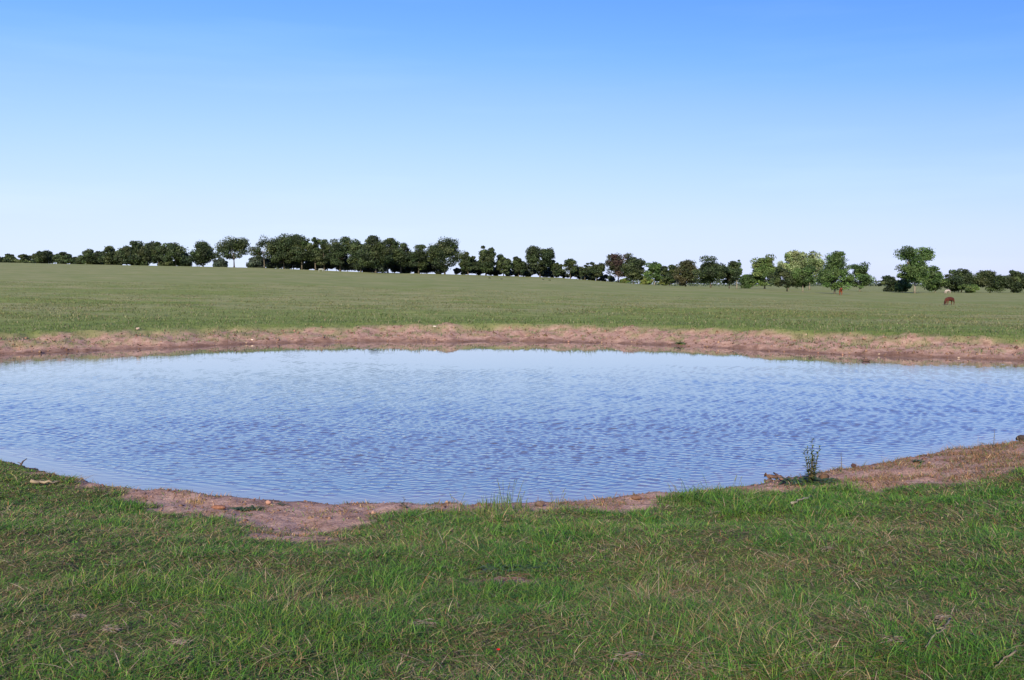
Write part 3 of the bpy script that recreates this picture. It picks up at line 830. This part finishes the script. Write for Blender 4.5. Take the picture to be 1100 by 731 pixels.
def cow(u, v, rz, hide, face, label, group, grazing=True, scale=1.0):
    """+X is forward; withers at 1.3 m"""
    p = hit(u, v)
    root = empty('cow', (p.x, p.y, p.z), rz); root.scale = (scale,) * 3
    tag(root, label, 'cow', group)
    P = [(0, 0, .98), (-.35, 0, .98), (-.72, 0, 1.02), (-.86, 0, 1.0), (.35, 0, .98), (.66, 0, 1.02)]
    E = [(0, 1), (1, 2), (2, 3), (0, 4), (4, 5)]
    Rr = [(.33, .36), (.31, .34), (.26, .27), (.16, .18), (.30, .36), (.21, .28)]
    def add(par, pts, rads):
        for q, r in zip(pts, rads):
            P.append(q); Rr.append(r); E.append((par, len(P) - 1)); par = len(P) - 1
        return par
    if grazing:
        hd = add(5, [(.88, .02, .92), (1.08, .05, .66), (1.20, .08, .40), (1.26, .10, .22), (1.29, .11, .06)], [.19, .15, .125, .115, .075])
        poll = (1.16, .08, .46)
    else:
        hd = add(5, [(.88, .02, 1.16), (1.06, .05, 1.32), (1.20, .09, 1.34), (1.38, .14, 1.22), (1.48, .16, 1.14)], [.19, .15, .13, .11, .075])
        poll = (1.14, .08, 1.40)
    for sx, x0 in ((1, .60), (-1, -.68)):
        for sy in (-1, 1):
            st = sy * .03 * (1 if sx > 0 else -1)
            par = 5 if sx > 0 else 2
            if sx > 0: add(par, [(x0, sy * .19, .70), (x0 + st, sy * .19, .40), (x0 + st - .01, sy * .19, .20), (x0 + st + .02, sy * .19, .03)], [.12, .075, .055, .065])
            else: add(par, [(x0 + .03, sy * .20, .74), (x0 - .08 + st, sy * .20, .46), (x0 - .05 + st, sy * .20, .22), (x0 + st, sy * .20, .03)], [.15, .08, .055, .065])
    add(3, [(-.98, 0, .98), (-1.0, 0, .70), (-.98, 0, .42), (-.97, .01, .30)], [.045, .03, .028, .05])
    for sy in (-1, 1):
        add(hd - 2, [(poll[0] - .02, poll[1] + sy * .14, poll[2]), (poll[0] - .03, poll[1] + sy * .24, poll[2] - .03)], [.04, .035])
    hide = np.array(hide); face = np.array(face)
    def colour(co):
        c = np.tile(hide, (len(co), 1))
        c *= (.75 + .5 * fbm(co[:, 0] * 3 + 5, co[:, 2] * 3 + co[:, 1] * 2, 91, 3))[:, None]
        m = sstep(poll[0] + .02, poll[0] + .10, co[:, 0])[:, None]
        c = c * (1 - m) + face * m
        m = (1 - sstep(.05, .12, co[:, 2]))[:, None] * (co[:, 0] < 1.0)[:, None]
        return c * (1 - m) + np.array([.03, .025, .02]) * m
    skin_body('body', P, E, Rr, colour, root)
    return root

cow(1020, 327.8, R(180 + 24), (.070, .018, .012), (.035, .011, .009), 'dark red brown cow grazing with head down in the open pasture', 'cattle in the pasture', True, .80)
cow(903, 317.4, R(250), (.20, .045, .022), (.17, .045, .022), 'rusty red cow standing by the trunk of the full green tree', 'cattle in the pasture', False, 1.12)
cow(1018, 315.8, R(200), (.34, .29, .27), (.25, .19, .18), 'pale cream cow far off behind the dark red brown cow', 'cattle in the pasture', True, 1.0)
cow(345, 292.6, R(15), (.25, .26, .24), (.2, .2, .18), 'pale whitish cow in the shade under the grove of trees', 'cattle in the pasture', True, .8)

# ------------------------------------------------------------------ distant wood on the horizon (one mass, nobody could count it)
def distant_wood():
    g = np.random.default_rng(77)
    n = 26000
    u = g.uniform(-250, 1500, n); D = g.uniform(1500, 1750, n)
    x = (u - 550) / FPX * D; y = D
    top = 7 + 9 * fbm(x * .012, y * .004, 5, 4)
    zg = height(x, y)
    z = zg + top * g.uniform(0, 1, n) ** .8
    P = np.stack([x, y, z], 1)
    nrm = g.normal(0, 1, (n, 3)); nrm /= np.linalg.norm(nrm, axis=1)[:, None]
    t = np.cross(nrm, g.normal(0, 1, (n, 3))); t /= np.linalg.norm(t, axis=1)[:, None]; b = np.cross(nrm, t)
    s = g.uniform(2.2, 4.5, n)[:, None]
    q = np.stack([P - t * s * .5, P + b * s * .4, P + t * s * .5, P - b * s * .4], 1)
    cc = palette([(.05, .075, .05), (.07, .095, .06)], [1, 1], n, g)  # bluish haze of the far air is painted into the leaves
    o = np_mesh('distant_wood', q.reshape(-1, 3), np.arange(n * 4), np.arange(n) * 4, np.full(n, 4), M_LEAF, np.repeat(cc[:, None], 4, 1).reshape(-1, 3))
    tag(o, 'bluish line of far off woods along the horizon behind the trees', 'woods', kind='stuff')
distant_wood()

# ------------------------------------------------------------------ weeds, tufts, sticks and stones
def place(u, v): return hit(u, v)

def grass_tuft(u, v, hpx, n, spread, cols, label, cat='grass tuft', heads=0, lean=.35, wid=.006, name='grass_tuft', group=None, seed=1):
    rr = random.Random(seed); p = place(u, v)
    H = hpx / FPX * p.y
    root = empty(name, p)
    tag(root, label, cat, group)
    mb = MB(); hbs = []
    for i in range(n):
        a = rr.uniform(0, 6.283); q = spread * math.sqrt(rr.random())
        b = Vector((math.cos(a) * q, math.sin(a) * q, 0))
        b.z = float(height(np.array([p.x + b.x]), np.array([p.y + b.y]))[0]) - p.z - .01
        h = H * rr.uniform(.25, 1.0) * (1.05 - .45 * q / max(spread, .01)); L = rr.uniform(.1, lean) * h; aa = rr.uniform(0, 6.283); dv = Vector((math.cos(aa), math.sin(aa), 0))
        sv = Vector((-dv.y, dv.x, 0)) if rr.random() < .5 else Vector((1, 0, 0))
        base = len(mb.v); col = rr.choice(cols); f = rr.uniform(.8, 1.2); col = tuple(c * f for c in col)
        seg = 5
        for k in range(seg + 1):
            t = k / seg; c = b + dv * (L * t ** 1.8) + Vector((0, 0, h * (t - .12 * t * t)))
            w = wid * (1 - t) ** .6 * .5 + .0006
            mb.v += [c - sv * w, c + sv * w]; mb.c += [col] * 2
        for k in range(seg): mb.f.append((base + 2 * k, base + 2 * k + 1, base + 2 * k + 3, base + 2 * k + 2))
    for i in range(heads):
        a = rr.uniform(0, 6.283); q = spread * rr.random() * .8; dv = Vector((math.cos(a), math.sin(a) * .6, 0)); h = H * rr.uniform(.8, 1.15)
        b = dv * q; pts = [b + dv * (h * .28 * t ** 2) + Vector((0, 0, h * t)) for t in (0, .3, .6, .85, 1)]
        col = (.14, .17, .06); hb = MB(); hbs.append(hb)
        hb.tube(pts, [.0022, .002, .0018, .0014, .001], col, 4)
        for k in range(12):
            t = .72 + .28 * k / 12; c = b + dv * (h * .28 * t ** 2) + Vector((0, 0, h * t))
            aa = rr.uniform(0, 6.28)
            hb.leaf(c, (math.cos(aa) * .5 + dv.x * .5, math.sin(aa) * .5, .9), .022, .006, (.20, .22, .09), .1, .1, 2)
    mb.build('foliage', M_GRASS, root, False)
    for hb in hbs: hb.build('seed_head', M_WEED, root)
    return root

def leafy_weed(u, v, hpx, stems, leafL, cols, label, rosette=0, name='weed', cat='weed', spread=.3, seed=1, ros_len=.16, step=.035, ros=(.07, .05)):
    rr = random.Random(seed); p = place(u, v); H = hpx / FPX * p.y
    root = empty(name, p); tag(root, label, cat)
    st = MB(); lf = MB()
    for i in range(stems):
        a = rr.uniform(0, 6.283); h = H * (1.0 if i == 0 else rr.uniform(.45, .85)); L = h * (.06 if i == 0 else rr.uniform(.15, spread))
        dv = Vector((math.cos(a), math.sin(a) * .6, 0)); pts = []
        for k in range(7):
            t = k / 6; pts.append(dv * (L * t ** .8) + Vector((rr.uniform(-1, 1) * .012 * h, rr.uniform(-1, 1) * .012 * h, h * t - .02)))
        st.tube(pts, [.0065, .006, .0055, .0045, .0035, .0025, .0015], (.16, .13, .07), 5)
        m = max(5, int(h / step))
        for k in range(m):
            t = .12 + .88 * k / m; q = t * 6; i0 = min(int(q), 5); c = pts[i0].lerp(pts[i0 + 1], q - i0)
            aa = k * 2.4 + rr.uniform(-.4, .4); el = .35 + .8 * t
            f = rr.uniform(.8, 1.25); col = tuple(x * f for x in rr.choice(cols))
            LL = leafL * (1.15 - .6 * t) * rr.uniform(.7, 1.2)
            lf.leaf(c, (math.cos(aa), math.sin(aa), el), LL, LL * .26, col, .35, .25, 4)
    for k in range(rosette):
        aa = rr.uniform(0, 6.28); f = rr.uniform(.7, 1.2); col = tuple(x * f for x in rr.choice(cols)); LL = ros_len * rr.uniform(.5, 1.1)
        lf.leaf((rr.uniform(-1, 1) * ros[0], rr.uniform(-1, 1) * ros[1], .01), (math.cos(aa), math.sin(aa), rr.uniform(.1, .9)), LL, LL * .30, col, .5, .25, 4)
    if stems: st.build('stem', M_WEED, root)
    lf.build('leaves', M_WEED, root)
    return root

G1 = [(.045, .085, .03), (.06, .105, .035), (.09, .13, .045)]
G2 = [(.085, .15, .035), (.13, .19, .05), (.17, .21, .07), (.06, .11, .03)]
TAN = [(.34, .24, .13), (.42, .30, .17), (.28, .17, .09)]
RED = [(.26, .12, .07), (.32, .17, .09), (.20, .09, .055), (.18, .15, .07)]

leafy_weed(872, 519.5, 51, 9, .125, [(.045, .08, .03), (.06, .10, .034), (.085, .125, .04)], 'tall dark leafy weed with upright stems on the near shore', rosette=170, seed=4, ros_len=.20, ros=(.36, .18), step=.022, spread=.38)
leafy_weed(904, 508, 24, 1, .05, [(.12, .14, .06), (.16, .17, .08)], 'thin single stalk weed just right of the tall leafy weed', seed=5, step=.02)
leafy_weed(1067, 481, 21, 1, .06, [(.13, .15, .06), (.18, .18, .09)], 'thin pale stalk weed standing near the water at far right', seed=6, step=.025)
leafy_weed(434, 545.5, 14, 3, .085, [(.05, .05, .035), (.06, .07, .04)], 'small dark curled weed against the water left of the tall grass clump', seed=8, spread=.9, step=.03)
leafy_weed(264, 548, 7, 0, .06, G1, 'low dark green mat of leaves on the bare soil strip', rosette=130, name='ground_plant', cat='plant', seed=9, ros_len=.11, ros=(.20, .08))
leafy_weed(302, 543, 7, 0, .06, [(.09, .09, .05), (.07, .09, .045)], 'small broad leaved seedling at the water edge', rosette=14, name='ground_plant', cat='plant', seed=10, ros_len=.11)
leafy_weed(681, 535, 9, 3, .05, [(.13, .08, .05), (.11, .10, .055)], 'low reddish weed on a soil hump at the water edge', seed=11, spread=.8, step=.025)
leafy_weed(850, 517, 10, 2, .06, [(.14, .07, .05), (.10, .08, .05)], 'small reddish weed beside the tall leafy weed', seed=12, spread=.9, step=.03, rosette=14, ros_len=.1)
leafy_weed(1000, 492, 12, 6, .03, [(.16, .13, .10), (.12, .11, .07)], 'wiry bare branched weed on the shore right of the tall leafy weed', seed=13, spread=1.3, step=.07)
leafy_weed(556, 615, 15, 0, .06, [(.04, .075, .022), (.06, .10, .028), (.09, .13, .035)], 'leafy dark rosette beside the bare soil patch in the grass', rosette=260, name='ground_plant', cat='plant', seed=14, ros_len=.12, ros=(.26, .09))
leafy_weed(986, 497, 5, 0, .06, G1, 'little green plant on the soil by the right shore', rosette=24, name='ground_plant', cat='plant', seed=15, ros_len=.13)
leafy_weed(731, 370, 8, 4, .14, G2, 'green weed clump on the far red bank at the water line', rosette=60, seed=16, spread=.7, ros_len=.38, step=.05)

grass_tuft(541, 553, 34, 120, .34, G2, 'tall bright green grass clump standing up against the water', heads=9, seed=1, wid=.009)
grass_tuft(494, 548, 17, 40, .13, G2, 'thin grass tuft left of the tall bright clump', heads=3, seed=2)
grass_tuft(596, 546, 20, 30, .12, G2 + TAN[:1], 'sparse grass tuft right of the tall bright clump', heads=4, seed=3)
grass_tuft(734, 540, 19, 130, .32, G2, 'leaning green grass clump with nodding heads near the shore', heads=6, seed=4, wid=.008)
grass_tuft(778, 534, 20, 130, .36, G2, 'dense green grass clump at the shore left of the tall leafy weed', heads=6, seed=5, wid=.008)
grass_tuft(812, 531, 14, 90, .25, G2, 'low green grass clump between the dense clump and driftwood', seed=6, wid=.008)
grass_tuft(211, 541, 10, 110, .14, TAN + [(.36, .20, .09)], 'orange tan dry tuft with a few tall stalks on the soil strip', heads=3, seed=7, lean=.8)
grass_tuft(394, 546, 7, 60, .14, TAN, 'pale tan dry tuft at the water edge left of centre', seed=8, lean=.9)
grass_tuft(1038, 489, 8, 90, .30, RED + [(.40, .20, .09)], 'orange brown dry grass tuft on the right shore', seed=9, lean=1.0)
grass_tuft(952, 513, 9, 100, .35, RED + TAN[:1], 'rusty dry grass tuft on the right soil bank', seed=10, lean=.9)
grass_tuft(612, 549, 6, 70, .20, RED, 'short rusty tuft on the soil right of the tall bright clump', seed=11, lean=1.0)
grass_tuft(1005, 508, 8, 90, .35, RED + G2[:2], 'mixed rusty and green tuft on the right soil bank', seed=12, lean=.9)
grass_tuft(910, 523, 11, 140, .30, G2, 'fresh green tuft at the foot of the right soil bank', seed=14, wid=.008)

def stick(pts_uv, rad, col, label, lift=.02, name='stick', cat='stick', fork=None, seed=1):
    rr = random.Random(seed)
    P = [place(*q) for q in pts_uv]; o = P[0].copy()
    root = empty(name, o); tag(root, label, cat)
    pts = []
    for a, b in zip(P[:-1], P[1:]):
        for k in range(4): pts.append(a.lerp(b, k / 4) + Vector((rr.uniform(-1, 1), rr.uniform(-1, 1), rr.uniform(-.3, 1))) * rad * .9)
    pts.append(P[-1])
    pts = [p - o + Vector((0, 0, lift)) for p in pts]; m = len(pts)
    mb = MB(); mb.tube(pts, [rad * (1.1 - .6 * k / (m - 1)) for k in range(m)], col, 7); mb.build('branch', M_BARK, root)
    if fork:
        Q = [place(*q) - o + Vector((0, 0, lift)) for q in fork]; m = len(Q)
        fb = MB(); fb.tube(Q, [rad * (.75 - .45 * k / (m - 1)) for k in range(m)], col, 6); fb.build('side_branch', M_BARK, root)
    return root
stick([(34, 522), (48, 522.5), (64, 521)], .024, (.23, .18, .13), 'weathered pale stick lying in the grass near the left shore', .05)
stick([(851, 548), (860, 543), (872, 539)], .016, (.24, .215, .18), 'bleached grey stick in the grass below the tall leafy weed', .07)
stick([(1021, 676), (1014, 686), (1003, 694), (994, 707)], .0048, (.22, .185, .13), 'forked straw coloured dead twig lying in the grass at lower right', .05, fork=[(1006, 687), (1014, 684.5), (1025, 684)])
stick([(824, 514), (833, 515), (849, 519)], .035, (.15, .09, .07), 'dark driftwood branch half in the water by the tall leafy weed', .03, fork=[(840, 517), (834, 512), (831, 510)])
stick([(1092, 712), (1075, 722), (1068, 730)], .0045, (.2, .165, .115), 'thin curved dead twig in the bottom right corner', .05)

def snag(u, v, hpx, label, seed=1):
    p = place(u, v); H = hpx / FPX * p.y
    root = empty('stick', p); tag(root, label, 'stick')
    mb = MB(); mb.tube([(0, 0, -.03), (.05, 0, H * .4), (.07, .01, H * .7), (.13, .02, H)], [.018, .015, .012, .006], (.07, .05, .045), 6); mb.build('branch', M_BARK, root)
    mb = MB(); mb.tube([(.05, 0, H * .4), (-.02, 0, H * .62)], [.01, .004], (.07, .05, .045), 5); mb.build('side_branch', M_BARK, root)
snag(20, 502, 9, 'short dark stick poking up at the left shore')

def stone(u, v, wpx, col, label, sc=(1, .8, .6), name='stone', cat='stone', seed=1, sink=.2):
    p = place(u, v); r = wpx / FPX * p.y * .5
    mb = MB(); mb.lump((0, 0, r * sc[2] * (1 - sink)), r, col, sc, seed, 10, 7)
    o = mb.build(name, M_STONE, None); o.location = p
    return tag(o, label, cat)
stone(148, 354.5, 4.5, (.42, .31, .26), 'pale pinkish stone on the lip of the far left bank', seed=2)
stone(467, 352, 3, (.48, .43, .38), 'small white stone on top of the far bank near the middle', seed=3)
stone(271, 366, 2.6, (.55, .45, .38), 'small pale stone at the foot of the far bank, left of the middle', seed=13)
stone(884.5, 517, 9, (.10, .06, .042), 'brown soil clod leaning on the tall leafy weed', (1, .9, 1.0), 'clod', 'clod', 4)
stone(917, 502.5, 5.5, (.07, .04, .045), 'small dark clod at the water edge right of the tall leafy weed', (1, .8, .9), 'clod', 'clod', 5)
stone(975.5, 494.5, 4.5, (.16, .08, .07), 'reddish clod lying alone at the water edge', (1, .8, .8), 'clod', 'clod', 6)
stone(1097, 473.5, 9, (.045, .035, .035), 'black lump at the water edge by the right border', (1, .8, .75), 'clod', 'clod', 7)
stone(580, 544, 9, (.12, .08, .07), 'dark soil clod by the water right of the tall grass clump', (1, .7, .7), 'clod', 'clod', 8)
stone(683, 537, 9, (.14, .08, .06), 'brown soil hump beneath the low reddish weed', (1.2, .8, .6), 'clod', 'clod', 9)
stone(288, 542, 6, (.34, .19, .15), 'pinkish soil clod by the broad leaved seedling', (1.1, .8, .8), 'clod', 'clod', 10)
stone(235, 547, 12, (.21, .10, .07), 'low reddish clod of soil right of the orange tan tuft', (1.3, .7, .4), 'clod', 'clod', 11)
stone(930, 388.5, 6, (.09, .055, .05), 'dark clod on the far right bank just above the water', (1.3, .8, .5), 'clod', 'clod', 12)
stone(870, 384.5, 3, (.08, .06, .05), 'small dark clod on the far bank left of the bigger one', (1, .8, .9), 'clod', 'clod', 14)

def straw_heap(u, v, wpx, label, seed, cols=((.40, .31, .24), (.30, .22, .16), (.48, .38, .30), (.22, .15, .11))):
    rr = random.Random(seed); p = place(u, v); r = wpx / FPX * p.y * .5
    mb = MB()
    for k in range(46):
        a = rr.uniform(0, 6.28); q = r * math.sqrt(rr.random()) * .7; c = Vector((math.cos(a) * q, math.sin(a) * q * .7, rr.uniform(.012, .05)))
        b = rr.uniform(-.6, .6) + (3.14 if rr.random() < .5 else 0); L = r * rr.uniform(.5, 1.2); col = rr.choice(cols)
        mb.leaf(c, (math.cos(b), math.sin(b), rr.uniform(-.1, .35)), L, rr.uniform(.004, .009), col, .25, .2, 4)
    o = mb.build('straw_heap', M_DRY, None); o.location = p
    return tag(o, label, 'dead grass')
straw_heap(541, 626, 44, 'reddish dry litter on the small bare soil patch below the leafy rosette', 9, RED + [(.36, .25, .18), (.14, .09, .06)])
straw_heap(957, 695, 26, 'flattened heap of pinkish dead grass left of the forked twig', 1)
straw_heap(1012, 672, 14, 'small brown dead leaf clump just above the forked twig', 2)
straw_heap(86, 668, 15, 'small pink brown dead clump in the lower left grass', 3)
straw_heap(118, 682, 17, 'tan dead clump right of and below the pink brown one', 4)
straw_heap(193, 698, 24, 'pale dead leaf litter patch nearest the bottom left', 5)
straw_heap(890, 594, 15, 'tan dead clump in the middle of the right grass', 6)
straw_heap(678, 712, 30, 'tangle of dead brown straw at the bottom right of centre', 7)
straw_heap(455, 676, 26, 'loose brown straw patch in the lower middle grass', 8)

def flower(u, v, hpx):
    p = place(u, v); H = hpx / FPX * p.y
    root = empty('flower', p); tag(root, 'tiny bright red flower alone in the lower middle grass', 'flower')
    mb = MB(); mb.tube([(0, 0, -.01), (.004, 0, H * .5), (.002, 0, H)], [.0016, .0014, .001], (.10, .12, .04), 5); mb.build('stem', M_WEED, root)
    mb = MB()
    for k in range(6):
        a = k * 1.047; mb.leaf((.002, 0, H), (math.cos(a), math.sin(a), .7), .013, .010, (.72, .012, .01), .1, .3, 3)
    mb.build('petals', M_WEED, root)
flower(535, 716, 18)

for (u, v, lab) in ((526, 299.3, 'tiny dark weed tuft on the far pasture rise'), (538.5, 300.3, 'tiny dark weed tuft on the far pasture rise'),
                    (583.5, 300.8, 'tiny dark weed tuft on the far pasture rise'), (590.5, 301.6, 'tiny dark weed tuft on the far pasture rise')):
    grass_tuft(u, v, 2.0, 60, .30, [(.04, .055, .025), (.05, .06, .03)], lab, 'weed', wid=.05, name='weed_tuft', group='dark weed tufts on the far rise', seed=int(u))
